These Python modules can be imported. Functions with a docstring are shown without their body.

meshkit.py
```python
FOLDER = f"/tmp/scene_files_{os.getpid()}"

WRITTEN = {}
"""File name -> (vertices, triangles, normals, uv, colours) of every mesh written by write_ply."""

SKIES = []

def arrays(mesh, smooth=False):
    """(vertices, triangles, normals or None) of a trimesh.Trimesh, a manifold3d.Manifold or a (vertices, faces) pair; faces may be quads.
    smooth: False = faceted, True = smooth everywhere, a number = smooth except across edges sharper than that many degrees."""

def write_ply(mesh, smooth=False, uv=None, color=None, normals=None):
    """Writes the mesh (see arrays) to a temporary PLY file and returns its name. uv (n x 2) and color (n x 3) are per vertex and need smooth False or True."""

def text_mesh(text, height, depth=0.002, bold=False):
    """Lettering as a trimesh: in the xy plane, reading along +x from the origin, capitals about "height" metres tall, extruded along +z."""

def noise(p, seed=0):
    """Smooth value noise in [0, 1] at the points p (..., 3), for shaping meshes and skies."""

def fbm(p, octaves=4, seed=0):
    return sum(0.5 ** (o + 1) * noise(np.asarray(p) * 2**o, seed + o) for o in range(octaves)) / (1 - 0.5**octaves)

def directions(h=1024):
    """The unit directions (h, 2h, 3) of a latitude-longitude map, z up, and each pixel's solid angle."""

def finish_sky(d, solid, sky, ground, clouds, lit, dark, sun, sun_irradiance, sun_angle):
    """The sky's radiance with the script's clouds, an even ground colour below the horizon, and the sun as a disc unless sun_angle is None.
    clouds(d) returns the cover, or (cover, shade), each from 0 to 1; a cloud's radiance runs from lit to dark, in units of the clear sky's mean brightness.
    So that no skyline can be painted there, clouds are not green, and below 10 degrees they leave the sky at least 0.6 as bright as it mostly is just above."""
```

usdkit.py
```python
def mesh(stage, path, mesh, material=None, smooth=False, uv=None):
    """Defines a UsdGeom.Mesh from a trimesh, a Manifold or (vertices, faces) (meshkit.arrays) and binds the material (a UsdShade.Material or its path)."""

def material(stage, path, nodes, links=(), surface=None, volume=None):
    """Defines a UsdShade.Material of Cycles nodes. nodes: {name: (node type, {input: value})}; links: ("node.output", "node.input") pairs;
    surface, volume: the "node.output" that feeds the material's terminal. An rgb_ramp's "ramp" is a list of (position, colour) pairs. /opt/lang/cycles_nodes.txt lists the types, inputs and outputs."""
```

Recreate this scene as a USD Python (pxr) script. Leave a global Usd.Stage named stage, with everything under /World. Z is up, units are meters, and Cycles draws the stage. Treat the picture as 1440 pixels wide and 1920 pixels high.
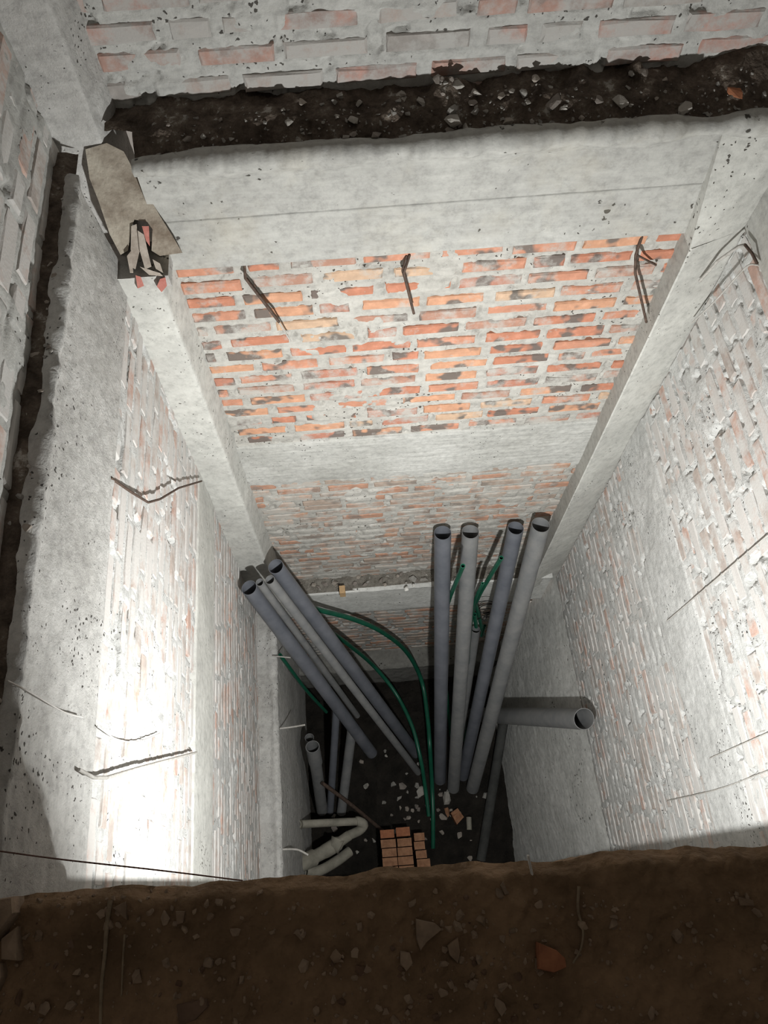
import math, random
import numpy as np, trimesh, usdkit, meshkit
from pxr import Usd, UsdGeom, UsdLux, Gf, Sdf, UsdShade

stage = Usd.Stage.CreateInMemory()
UsdGeom.SetStageUpAxis(stage, UsdGeom.Tokens.z)
UsdGeom.SetStageMetersPerUnit(stage, 1.0)
UsdGeom.Xform.Define(stage, '/World'); UsdGeom.Scope.Define(stage, '/World/Looks')
stage.SetDefaultPrim(stage.GetPrimAtPath('/World'))

# ------------------------------------------------------------------ camera, light, exposure
CAM_Z = 6.6                                        # lens above the pit floor
M = np.array([[0.99757832, -0.06937555, -0.00495201],      # camera axes: right, down, forward
              [-0.06458777, -0.89760877, -0.43603545],
              [0.02580523, 0.43529935, -0.89991586]])
S = np.array([[1, -.0201, 0], [0, 1, 0], [.0229, 0, 1]])  # the shaft is not quite square nor its courses level
SI = np.linalg.inv(S)
FPX = 1444.0
cam = UsdGeom.Camera.Define(stage, '/World/camera')
r_, u_, b_ = M[0], -M[1], -M[2]
cam.AddTransformOp().Set(Gf.Matrix4d(*r_, 0, *u_, 0, *b_, 0, 0, 0, CAM_Z, 1))
cam.CreateHorizontalApertureAttr(24.0); cam.CreateVerticalApertureAttr(32.0)
cam.CreateFocalLengthAttr(24.0 * FPX / 1440); cam.CreateClippingRangeAttr(Gf.Vec2f(.02, 60))
cam.CreateExposureAttr(0.0)

def W(p):                                          # design coordinates (lens at the origin) -> world
    return np.asarray(p, float) @ S.T + np.array([0, 0, CAM_Z])

# the torch held under the near beam, in the opening of the front wall, shining into the shaft
LAMP = np.array([.24, -.12, -1.85]); AIM = np.array([-.02, .75, -.66]); LAMP_POWER = 67.0
lamp = UsdLux.DiskLight.Define(stage, '/World/torch_light')
lamp.CreateRadiusAttr(.03); lamp.CreateIntensityAttr(LAMP_POWER / (math.pi * .03 ** 2) / math.pi); lamp.CreateColorAttr(Gf.Vec3f(.985, 1.0, .985))
z_ = -AIM / np.linalg.norm(AIM); x_ = np.cross([0, 0, 1], z_); x_ /= np.linalg.norm(x_); y_ = np.cross(z_, x_)
lp = W(LAMP)
lamp.AddTransformOp().Set(Gf.Matrix4d(*x_, 0, *y_, 0, *z_, 0, *lp, 1))
# faint light that falls in from the storey above
dome = UsdLux.DomeLight.Define(stage, '/World/ambient_light')
dome.CreateIntensityAttr(.085); dome.CreateColorAttr(Gf.Vec3f(1.0, .9, .8))

# ------------------------------------------------------------------ helpers
def ray(u, v): return SI @ (M.T @ np.array([u - 720, v - 960, FPX]))
def at(u, v, ax, val):
    r = ray(u, v); return r * val / r[ax]
def px(u, v, x): return at(u, v, 0, x)
def py(u, v, y): return at(u, v, 1, y)
def pz(u, v, z): return at(u, v, 2, z)
def sm(x, a, b):
    t = np.clip((x - a) / (b - a), 0, 1); return t * t * (3 - 2 * t)
def fb(A, B, s, o=4, seed=0, C=0.0): return meshkit.fbm(np.stack([A * s + 31.7, B * s + 17.3, np.zeros_like(A) + C * s + seed * 7.31], -1), o, seed)

USED = {}
def numbered(parent, name):
    k = USED.get((parent, name), 0); USED[(parent, name)] = k + 1
    return f'{parent}/{name}' + (f'_{k:03d}' if k else '')
def tag(prim, label=None, cat=None, group=None, kind=None):
    for k, v in (('label', label), ('category', cat), ('group', group), ('kind', kind)):
        if v: prim.SetCustomDataByKey(k, v)
    return prim
def obj(name, mesh, mat, parent='/World', smooth=False, raw=False, **t):
    parent = parent if isinstance(parent, str) else str(parent.GetPath())
    if isinstance(mesh, trimesh.Trimesh): mesh = (mesh.vertices, mesh.faces)
    v, f = mesh
    p = usdkit.mesh(stage, numbered(parent, name), (v if raw else W(v), f), mat, smooth=smooth).GetPrim()
    return tag(p, **t)
def thing(name, **t):
    x = UsdGeom.Xform.Define(stage, numbered('/World', name)); return tag(x.GetPrim(), **t)

def quads(nu, nv):
    i = np.arange(nu * nv).reshape(nu, nv)
    return np.stack([i[:-1, :-1].ravel(), i[1:, :-1].ravel(), i[1:, 1:].ravel(), i[:-1, 1:].ravel()], 1)
def grid(fn, a0, a1, b0, b1, res, hf, flip=False, resb=None):
    na, nb = max(2, int(abs(a1 - a0) / res) + 1), max(2, int(abs(b1 - b0) / (resb or res)) + 1)
    A, B = np.meshgrid(np.linspace(a0, a1, na), np.linspace(b0, b1, nb), indexing='ij')
    P = fn(A, B, hf(A, B)); f = quads(na, nb)
    if flip: f = f[:, ::-1]
    return P.reshape(-1, 3), np.vstack([f[:, [0, 1, 2]], f[:, [0, 2, 3]]])
def join(ms):
    v, f, n = [], [], 0
    for a, b in ms:
        v.append(np.asarray(a)); f.append(np.asarray(b) + n); n += len(a)
    return np.vstack(v), np.vstack(f)
def resample(pr, res):
    pr = np.asarray(pr, float); out = [pr[0]]
    for p, q in zip(pr[:-1], pr[1:]):
        n = max(1, int(np.linalg.norm(q - p) / res))
        out += [p + (q - p) * k / n for k in range(1, n + 1)]
    return np.array(out)
def sweep(F, a0, a1, prof, res, amp, seed=0, chips=(), caps=False, sc=14., flip=False, resa=None):
    """a profile (d, z) swept along a, its skin roughened; chips: (index of profile corner, radius, depth) broken edges"""
    pr = resample(prof, res); na = max(2, int(abs(a1 - a0) / (resa or res)) + 1)
    a = np.linspace(a0, a1, na)
    A = np.repeat(a[:, None], len(pr), 1); D = np.repeat(pr[None, :, 0], na, 0); Z = np.repeat(pr[None, :, 1], na, 0)
    t = np.gradient(pr, axis=0); nrm = np.stack([t[:, 1], -t[:, 0]], 1); nrm /= np.linalg.norm(nrm, axis=1, keepdims=True) + 1e-9
    if flip: nrm = -nrm
    q = np.stack([A * sc, D * sc + 3.1, Z * sc + seed * 5.7], -1)
    h = (meshkit.fbm(q, 4, seed) - .5) * 2 * amp
    for i, rad, dep in chips:
        c = np.asarray(prof[i]); dist = np.hypot(D - c[0], Z - c[1])
        n1 = meshkit.fbm(np.stack([A * 22, D * 22, Z * 22 + seed], -1), 4, seed + 3)
        n0 = meshkit.noise(np.stack([A * 7, D * 0, Z * 0 + seed], -1), seed + 9)
        h = h - dep * np.clip(1 - dist / (rad * (.4 + 1.2 * n0)), 0, 1) * (.3 + 1.4 * n1)
    D2 = D + nrm[None, :, 0] * h; Z2 = Z + nrm[None, :, 1] * h
    P = F(A, D2, Z2); f = quads(na, len(pr))
    if flip: f = f[:, ::-1]
    return P.reshape(-1, 3), np.vstack([f[:, [0, 1, 2]], f[:, [0, 2, 3]]])
ALX = lambda A, D, Z: np.stack([A, D, Z], -1)
ALY = lambda A, D, Z: np.stack([D, A, Z], -1)

def smooth_path(pts, n):
    pts = np.asarray(pts, float)
    if len(pts) < 3: return np.array([pts[0] + (pts[-1] - pts[0]) * t for t in np.linspace(0, 1, n)])
    P = np.vstack([2 * pts[0] - pts[1], pts, 2 * pts[-1] - pts[-2]]); out = []
    m = len(pts) - 1
    for k in np.linspace(0, m - 1e-6, n):
        i = int(k); t = k - i; a, b, c, d = P[i:i + 4]
        out.append(.5 * (2 * b + (c - a) * t + (2 * a - 5 * b + 4 * c - d) * t * t + (3 * b - a - 3 * c + d) * t ** 3))
    return np.array(out)
def rings(path, radii, seg):
    path = np.asarray(path, float); T = np.gradient(path, axis=0); T /= np.linalg.norm(T, axis=1, keepdims=True) + 1e-12
    up = np.array([0, 0, 1.]) if abs(T[0, 2]) < .9 else np.array([1., 0, 0])
    u = np.cross(T[0], up); u /= np.linalg.norm(u); R = []
    ang = np.linspace(0, 2 * np.pi, seg, endpoint=False)
    for i in range(len(path)):
        u = u - T[i] * (u @ T[i]); u /= np.linalg.norm(u); w = np.cross(T[i], u)
        R.append(path[i] + radii[i] * (np.cos(ang)[:, None] * u + np.sin(ang)[:, None] * w))
    return np.array(R)
def ringfaces(n, seg, flip=False):
    i = np.arange(n * seg).reshape(n, seg); j = np.roll(i, -1, 1)
    q = np.stack([i[:-1].ravel(), j[:-1].ravel(), j[1:].ravel(), i[1:].ravel()], 1)
    if flip: q = q[:, ::-1]
    return np.vstack([q[:, [0, 1, 2]], q[:, [0, 2, 3]]])
def rod(path, r, seg=8, taper=None):
    """solid round bar or wire with end caps"""
    n = len(path); rad = np.full(n, r) if np.ndim(r) == 0 else np.asarray(r)
    R = rings(path, rad, seg); v = R.reshape(-1, 3); f = ringfaces(n, seg)
    c0, c1 = len(v), len(v) + 1; v = np.vstack([v, path[0], path[-1]])
    k = np.arange(seg); l = (k + 1) % seg; b = (n - 1) * seg
    return v, np.vstack([f, np.stack([np.full(seg, c0), l, k], 1), np.stack([np.full(seg, c1), b + k, b + l], 1)])
def pipe(path, r, wall, seg=40):
    """hollow tube, its ends open; built in world space so that it stays round"""
    n = len(path)
    o = rings(path, np.full(n, r), seg); i_ = rings(path, np.full(n, r - wall), seg)
    bev = .15 * wall
    o2 = np.concatenate([rings(path, np.full(n, r - bev), seg)[:1], o, rings(path, np.full(n, r - bev), seg)[-1:]])
    loop = np.concatenate([o2, i_[::-1], o2[:1]])
    return loop.reshape(-1, 3), ringfaces(len(loop), seg)
def stone(rng, c, s, flat=.7, n=14):
    p = rng.normal(size=(n, 3)); p /= np.linalg.norm(p, axis=1, keepdims=True); p *= rng.uniform(.75, 1.05, (n, 1))
    p *= np.array([1, rng.uniform(.6, 1), flat * rng.uniform(.7, 1.1)]) * s
    a = rng.uniform(0, 6.28); R = np.array([[math.cos(a), -math.sin(a), 0], [math.sin(a), math.cos(a), 0], [0, 0, 1]])
    t = trimesh.Trimesh(p @ R.T + c).convex_hull
    return np.array(t.vertices), np.array(t.faces)
def block(corners_top, corners_bot):
    v = np.vstack([corners_top, corners_bot]); f = [[0, 1, 2], [0, 2, 3], [4, 6, 5], [4, 7, 6]]
    for k in range(4):
        l = (k + 1) % 4; f += [[k, 4 + k, 4 + l], [k, 4 + l, l]]
    return v, np.array(f)[:, ::-1]
def box(x0, x1, y0, y1, z0, z1):
    t = trimesh.creation.box(bounds=[[x0, y0, z0], [x1, y1, z1]]); return np.array(t.vertices), np.array(t.faces)

# ------------------------------------------------------------------ materials
def look(name, nodes, links, **p):
    nodes = dict(nodes); nodes['p'] = ('principled_bsdf', p)
    return usdkit.material(stage, f'/World/Looks/{name}', nodes, links, surface='p.BSDF')
def concrete(name, dark, light, holes=.35, hole_scale=26, rough=.9, bump=.35, streak=(6, 6, 30), stain=(.30, .28, .24), stain_amt=.0, fine=90, swing=.12):
    n = {'g': ('geometry', {}),
         'n1': ('noise_texture', {'scale': 3.2, 'detail': 6, 'roughness': .62}),
         'r1': ('rgb_ramp', {'ramp': [(.3, dark), (.7, light)]}),
         'm2': ('mapping', {'scale': streak}), 'n2': ('noise_texture', {'scale': 1.6, 'detail': 4, 'roughness': .6}),
         'r2': ('rgb_ramp', {'ramp': [(.3, (1 - swing,) * 3), (.7, (1 + swing * .6,) * 3)]}),
         'x1': ('mix_color', {'blend_type': 'multiply', 'fac': 1.0, 'use_clamp': False}),
         'n4': ('noise_texture', {'scale': 34, 'detail': 7, 'roughness': .72}), 'r4': ('rgb_ramp', {'ramp': [(.30, (.74,) * 3), (.5, (1.,) * 3), (.72, (1.14,) * 3)]}),
         'x4': ('mix_color', {'blend_type': 'multiply', 'fac': 1.0, 'use_clamp': False}),
         'v': ('voronoi_texture', {'scale': hole_scale, 'randomness': 1.0}),
         'nh': ('noise_texture', {'scale': 5.5, 'detail': 3}),
         'thr': ('map_range', {'from_min': .38, 'from_max': .72, 'to_min': -.015, 'to_max': holes, 'clamp': True}),
         'sub': ('math', {'math_type': 'subtract'}),
         'wv': ('noise_texture', {'scale': 70, 'detail': 3}), 'wm': ('vector_math', {'math_type': 'multiply_add', 'vector2': (.022, .022, .022)}),
         'hol': ('map_range', {'from_min': -.02, 'from_max': .03, 'to_min': 0.0, 'to_max': 1.0, 'clamp': True}),
         'rh': ('rgb_ramp', {'ramp': [(0, (.17, .16, .15)), (1, (1, 1, 1))]}),  # dark pit colour stands in for the shade inside the holes
         'x2': ('mix_color', {'blend_type': 'multiply', 'fac': 1.0, 'use_clamp': False}),
         'ns': ('noise_texture', {'scale': 2.3, 'detail': 5, 'roughness': .7}),
         'rs': ('map_range', {'from_min': .5, 'from_max': .72, 'to_min': 0.0, 'to_max': stain_amt, 'clamp': True}),
         'x3': ('mix_color', {'blend_type': 'mix', 'b': stain}),
         'nf': ('noise_texture', {'scale': fine, 'detail': 5, 'roughness': .7}),
         'nm': ('noise_texture', {'scale': 22, 'detail': 5, 'roughness': .65}),
         'ha': ('math', {'math_type': 'multiply_add', 'value2': .5}),
         'hb': ('math', {'math_type': 'multiply_add', 'value2': .6}),
         'bu': ('bump', {'strength': bump, 'distance': .008})}
    l = [('g.position', 'n1.vector'), ('n1.fac', 'r1.fac'), ('g.position', 'm2.vector'), ('m2.vector', 'n2.vector'), ('n2.fac', 'r2.fac'),
         ('r1.color', 'x1.a'), ('r2.color', 'x1.b'), ('g.position', 'wv.vector'), ('wv.color', 'wm.vector1'), ('g.position', 'wm.vector3'), ('wm.vector', 'v.vector'), ('g.position', 'nh.vector'), ('nh.fac', 'thr.value'),
         ('v.distance', 'sub.value1'), ('thr.result', 'sub.value2'), ('sub.value', 'hol.value'), ('hol.result', 'rh.fac'),
         ('g.position', 'n4.vector'), ('n4.fac', 'r4.fac'), ('x1.result', 'x4.a'), ('r4.color', 'x4.b'), ('x4.result', 'x2.a'), ('rh.color', 'x2.b'), ('g.position', 'ns.vector'), ('ns.fac', 'rs.value'), ('rs.result', 'x3.fac'), ('x2.result', 'x3.a'),
         ('x3.result', 'p.base_color'), ('g.position', 'nf.vector'), ('g.position', 'nm.vector'),
         ('nf.fac', 'ha.value1'), ('nm.fac', 'ha.value3'), ('hol.result', 'hb.value1'), ('ha.value', 'hb.value3'), ('hb.value', 'bu.height'), ('bu.normal', 'p.normal')]
    return look(name, n, l, roughness=rough, specular_ior_level=.2)
def plain(name, c0, c1, scale=20, rough=.8, bump=.3, dist=.004, detail=5, spec=.25, **kw):
    n = {'g': ('geometry', {}), 'n': ('noise_texture', {'scale': scale, 'detail': detail, 'roughness': .65}),
         'r': ('rgb_ramp', {'ramp': [(.32, c0), (.68, c1)]}),
         'n2': ('noise_texture', {'scale': scale * 5, 'detail': 4}), 'b': ('bump', {'strength': bump, 'distance': dist})}
    l = [('g.position', 'n.vector'), ('n.fac', 'r.fac'), ('r.color', 'p.base_color'), ('g.position', 'n2.vector'), ('n2.fac', 'b.height'), ('b.normal', 'p.normal')]
    return look(name, n, l, roughness=rough, specular_ior_level=spec, **kw)
def bricklook(name, base, burn, coat, coat_amt, burn_amt=.5, off=0.):
    """coat_amt 0..1: how much of the face a film of mortar covers"""
    n = {'g': ('geometry', {}), 'mp': ('mapping', {'location': (off, off * .7, off * 1.3)}),
         'n1': ('noise_texture', {'scale': 26, 'detail': 5, 'roughness': .6}),
         'r1': ('rgb_ramp', {'ramp': [(.3, tuple(np.array(base) * .8)), (.55, base), (.75, tuple(np.clip(np.array(base) * 1.2 + .04, 0, 1)))]}),
         'n2': ('noise_texture', {'scale': 11, 'detail': 2, 'roughness': .5}),
         'r2': ('map_range', {'from_min': .535, 'from_max': .60, 'to_min': 0., 'to_max': burn_amt, 'clamp': True}),
         'x1': ('mix_color', {'b': burn}),
         'n3': ('noise_texture', {'scale': 9, 'detail': 8, 'roughness': .72}),
         'r3': ('map_range', {'from_min': .66 - .42 * coat_amt, 'from_max': .82 - .42 * coat_amt, 'to_min': .04 + .25 * coat_amt, 'to_max': .92, 'clamp': True}),
         'x2': ('mix_color', {'b': coat}),
         'nf': ('noise_texture', {'scale': 120, 'detail': 4}), 'bu': ('bump', {'strength': .35, 'distance': .004})}
    l = [('g.position', 'mp.vector'), ('mp.vector', 'n1.vector'), ('n1.fac', 'r1.fac'), ('mp.vector', 'n2.vector'), ('n2.fac', 'r2.value'), ('r2.result', 'x1.fac'), ('r1.color', 'x1.a'),
         ('mp.vector', 'n3.vector'), ('n3.fac', 'r3.value'), ('r3.result', 'x2.fac'), ('x1.result', 'x2.a'), ('x2.result', 'p.base_color'),
         ('g.position', 'nf.vector'), ('nf.fac', 'bu.height'), ('bu.normal', 'p.normal')]
    return look(name, n, l, roughness=.92, specular_ior_level=.15)

MORTAR = (.40, .385, .355)
m_beam = concrete('beam_concrete', (.335, .33, .31), (.43, .425, .40), holes=.25, hole_scale=27, bump=.3, stain=(.40, .36, .28), stain_amt=.35)
m_col = concrete('column_concrete', (.40, .395, .37), (.52, .515, .48), holes=.23, hole_scale=50, bump=.25, streak=(5, 5, 9), swing=.07)
m_rough = concrete('rough_concrete', (.36, .35, .33), (.52, .51, .49), holes=.24, hole_scale=60, bump=.85, fine=140)
m_band = concrete('band_concrete', (.36, .355, .33), (.50, .495, .47), holes=.18, hole_scale=50, bump=.5, streak=(3, 3, 45), swing=.18)
m_side = concrete('side_face_concrete', (.30, .29, .265), (.38, .37, .34), holes=.2, hole_scale=45, bump=.2, swing=.06)  # darker, greyer mix for one column side face
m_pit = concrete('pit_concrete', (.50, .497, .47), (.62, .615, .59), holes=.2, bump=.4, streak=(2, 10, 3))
m_foot = concrete('dark_concrete', (.15, .145, .13), (.25, .245, .225), holes=.2, bump=.5)  # footing concrete, much darker than the other mixes
m_mortar = concrete('mortar', (.36, .345, .315), (.47, .455, .42), holes=.25, hole_scale=50, bump=.6, fine=150)
m_mortar_dull = concrete('dull_mortar', (.36, .355, .335), (.47, .465, .44), holes=.25, hole_scale=45, bump=.6, fine=150)
m_mortar_pale = concrete('pale_mortar', (.44, .437, .42), (.58, .577, .56), holes=.26, hole_scale=60, bump=.8, fine=150)
BURN = (.085, .075, .068)
PAL = {'bright': [(.44, .165, .092), (.48, .20, .115), (.40, .145, .085), (.52, .26, .15), (.50, .33, .215), (.36, .17, .11)],
       'dull': [(.36, .20, .155), (.28, .24, .21), (.34, .25, .21), (.26, .235, .215), (.40, .20, .155), (.32, .27, .235)],
       'pale': [(.42, .25, .19), (.38, .27, .22), (.40, .22, .16), (.36, .29, .25)],
       'mid': [(.40, .20, .125), (.36, .23, .17), (.43, .22, .13), (.33, .25, .20)]}
BM = {'bright': [bricklook(f'orange_brick_{i}', c, BURN, MORTAR, .28 + .12 * (i % 3), .92, i * 1.7) for i, c in enumerate(PAL['bright'])],
      'dull': [bricklook(f'dull_brick_{i}', c, (.13, .125, .115), (.38, .37, .35), .54 + .12 * (i % 3), .55, i * 2.3) for i, c in enumerate(PAL['dull'])],
      'pale': [bricklook(f'pale_brick_{i}', c, (.25, .22, .20), (.50, .49, .47), .62 + .12 * (i % 3), .5, i * 1.9) for i, c in enumerate(PAL['pale'])],
      'mid': [bricklook(f'mid_brick_{i}', c, (.15, .13, .115), (.42, .40, .365), .42 + .12 * (i % 3), .7, i * 2.9) for i, c in enumerate(PAL['mid'])]}
m_soil = usdkit.material(stage, '/World/Looks/dark_soil', {'g': ('geometry', {}), 'n': ('noise_texture', {'scale': 15, 'detail': 8, 'roughness': .7}), 'r': ('rgb_ramp', {'ramp': [(.36, (.045, .034, .026)), (.54, (.11, .086, .068)), (.60, (.15, .125, .10)), (.66, (.34, .32, .29))]}), 'n2': ('noise_texture', {'scale': 80, 'detail': 5}), 'b': ('bump', {'strength': 1., 'distance': .012}), 'p': ('principled_bsdf', {'roughness': .95, 'specular_ior_level': .2})}, [('g.position', 'n.vector'), ('n.fac', 'r.fac'), ('r.color', 'p.base_color'), ('g.position', 'n2.vector'), ('n2.fac', 'b.height'), ('b.normal', 'p.normal')], surface='p.BSDF')
m_ledge = plain('brown_earth', (.115, .074, .042), (.25, .162, .095), scale=9, rough=.95, bump=1., dist=.012, detail=8)
m_rubble = plain('rubble_earth', (.10, .09, .075), (.25, .23, .20), scale=22, rough=.95, bump=1., dist=.01)
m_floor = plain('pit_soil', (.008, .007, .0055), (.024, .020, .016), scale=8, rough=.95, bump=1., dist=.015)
ST = [plain(f'stone_{i}', tuple(np.array(c) * .7), c, scale=30, rough=.85, bump=.5) for i, c in enumerate([(.30, .285, .26), (.38, .355, .32), (.24, .21, .185), (.33, .29, .25)])]
SB = [plain(f'earthy_stone_{i}', tuple(np.array(c) * .6), c, scale=25, rough=.9, bump=.5) for i, c in enumerate([(.17, .11, .075), (.24, .17, .115), (.14, .085, .055), (.30, .22, .155)])]
m_shard = plain('brick_shard_clay', (.22, .085, .045), (.34, .14, .07), scale=40, rough=.9)
m_pvc = plain('grey_plastic', (.10, .107, .125), (.15, .156, .175), scale=9, rough=.42, bump=.08, dist=.001, spec=.45)
m_pvc_dust = plain('dusty_grey_plastic', (.15, .154, .158), (.215, .213, .208), scale=11, rough=.6, bump=.1, dist=.001, spec=.35)
m_shaded_pvc = plain('shaded_plastic', (.035, .036, .034), (.07, .07, .066), scale=10, rough=.85, bump=.3)  # darkened plastic: the colour carries the shadow of the leaning pipe beside it
m_pale = plain('dusty_pale_plastic', (.19, .178, .145), (.31, .29, .24), scale=12, rough=.75, bump=.3)
m_green = plain('green_plastic', (.005, .068, .039), (.010, .105, .060), scale=14, rough=.38, bump=.05, spec=.5)
m_rust = plain('rusty_steel', (.055, .038, .030), (.13, .09, .07), scale=60, rough=.75, bump=.4, metallic=.25)
m_wirepale = plain('dusty_wire', (.30, .285, .26), (.46, .44, .41), scale=60, rough=.8)
m_black = plain('black_wire_sheath', (.008, .008, .008), (.02, .02, .02), scale=40, rough=.5)
m_paper = plain('weathered_board', (.15, .115, .085), (.42, .38, .315), scale=11, rough=.95, bump=.8, dist=.006, detail=8)
m_paperin = plain('paper_strip', (.24, .20, .165), (.42, .37, .32), scale=24, rough=.9)
m_pink = plain('pink_paper', (.36, .12, .095), (.48, .20, .165), scale=40, rough=.9)
m_wood = plain('pale_wood', (.42, .27, .14), (.56, .38, .21), scale=30, rough=.8)
m_white = plain('white_chip_face', (.6, .58, .54), (.75, .74, .7), scale=30, rough=.8)
m_stem = plain('dry_stem', (.15, .115, .075), (.26, .205, .14), scale=40, rough=.9)
m_block = plain('clay_block', (.20, .10, .055), (.33, .175, .10), scale=30, rough=.9)
m_string = plain('brown_string', (.10, .06, .05), (.16, .10, .085), scale=50, rough=.9)
m_thread = plain('pale_thread', (.5, .48, .45), (.62, .6, .57), scale=50, rough=.9)

# ------------------------------------------------------------------ brick walls
def brick_mesh(fn, a0, a1, b0, b1, h, rng, depth=.045):
    """one brick, its front outline worn: 8-point outline, arris, face"""
    def loop(ins, hh, jit):
        am, bm = (a0 + a1) / 2, (b0 + b1) / 2
        pts = [(a0 + ins, b0 + ins), (am, b0 + ins), (a1 - ins, b0 + ins), (a1 - ins, bm), (a1 - ins, b1 - ins), (am, b1 - ins), (a0 + ins, b1 - ins), (a0 + ins, bm)]
        p = np.array(pts) + rng.normal(0, jit, (8, 2)); return p[:, 0], p[:, 1], np.full(8, hh) + rng.normal(0, jit * .35, 8)
    L = [loop(.006, h, .0016), loop(.001, h - .005, .0012), loop(0, h - depth, 0)]
    A, B, H = (np.concatenate([l[k] for l in L]) for k in range(3))
    A = np.append(A, (a0 + a1) / 2); B = np.append(B, (b0 + b1) / 2); H = np.append(H, h + rng.normal(0, .0008))
    f = []
    for k in range(8):
        l = (k + 1) % 8
        f += [[24, k, l], [k, 8 + k, 8 + l], [k, 8 + l, l], [8 + k, 16 + k, 16 + l], [8 + k, 16 + l, 8 + l]]
    return fn(A, B, H), np.array(f)
def brick_wall(wall, fn, a0, a1, z0, z1, rows, res, mats, mortar, seed, flip=False, smear=.5, blen=.208, joint=.026, bh=.70, clip=None, resb=None, rough=.004, one=None, weight=None, pit=(16, .60, .70), relief=1.):
    """courses of separate bricks from z1 down to z0 in a bed of mortar that smears over them"""
    rng = np.random.default_rng(seed); pitch = (z1 - z0) / rows; rects = []
    for i in range(rows):
        zc = z1 - (i + .5) * pitch; a = a0 - rng.uniform(0, blen) + (i % 2) * .0
        while a < a1:
            ln = blen * rng.uniform(.92, 1.04) if rng.random() > .12 else .10
            s, e = max(a, a0 + .004), min(a + ln, a1 - .004)
            if e - s > .03 and (clip is None or clip((s + e) / 2, zc)):
                t = rng.normal(0, .002); hh = pitch * bh * rng.uniform(.90, 1.06)
                rects.append((s, e, zc + t - hh / 2, zc + t + hh / 2))
            a += ln + joint * rng.uniform(.6, 1.5)
    R = np.array(rects)
    inst = []
    for k, (s, e, b, t) in enumerate(rects):
        h = rng.normal(0, .0022) * relief
        me = brick_mesh(fn, s, e, b, t, h, rng)
        if one is not None: inst.append(me)
        else: obj('brick', me, mats[int(rng.integers(len(mats)))] if weight is None else mats[weight(rng, (s + e) / 2, (b + t) / 2)], wall)
    if one is not None: obj(one, join(inst), mats[0], wall, kind='stuff')
    def hf(A, B):
        wa = A + (fb(A, B, 45, 3, seed + 1) - .5) * .019; wb = B + (fb(A, B, 45, 3, seed + 2) - .5) * .017
        ins = np.full(A.shape, -1.)
        row = np.clip(((z1 - B) / pitch).astype(int), 0, rows - 1)
        for i in range(rows):
            sel = np.abs(B - (z1 - (i + .5) * pitch)) < pitch * .75
            if not sel.any(): continue
            rr = R[np.abs((R[:, 2] + R[:, 3]) / 2 - (z1 - (i + .5) * pitch)) < pitch * .4] if len(R) else []
            x, y = wa[sel], wb[sel]; v = ins[sel]
            for s, e, b, t in rr:
                v = np.maximum(v, np.minimum(np.minimum(x - s, e - x), np.minimum(y - b, t - y)))
            ins[sel] = v
        n = fb(A, B, 38, 4, seed + 3); big = fb(A, B, 6.5, 5, seed + 4)
        inside = sm(ins, -.002, .004)
        j = -.003 + (n - .5) * 2 * rough
        cover = sm(big, .62 - .30 * smear, .80 - .30 * smear)
        inn = -.008 + (n - .5) * .005 + cover * .0115
        h = j * (1 - inside) + inn * inside
        gap = sm(fb(A, B, pit[0], 4, seed + 6), pit[1], pit[2]) * sm(-ins, -.001, .004)      # open joints
        return h * relief - gap * (.018 - .004 * relief)
    obj('mortar', grid(fn, a0, a1, z0, z1, res, hf, flip, resb), mortar, wall, smooth=True)

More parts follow.
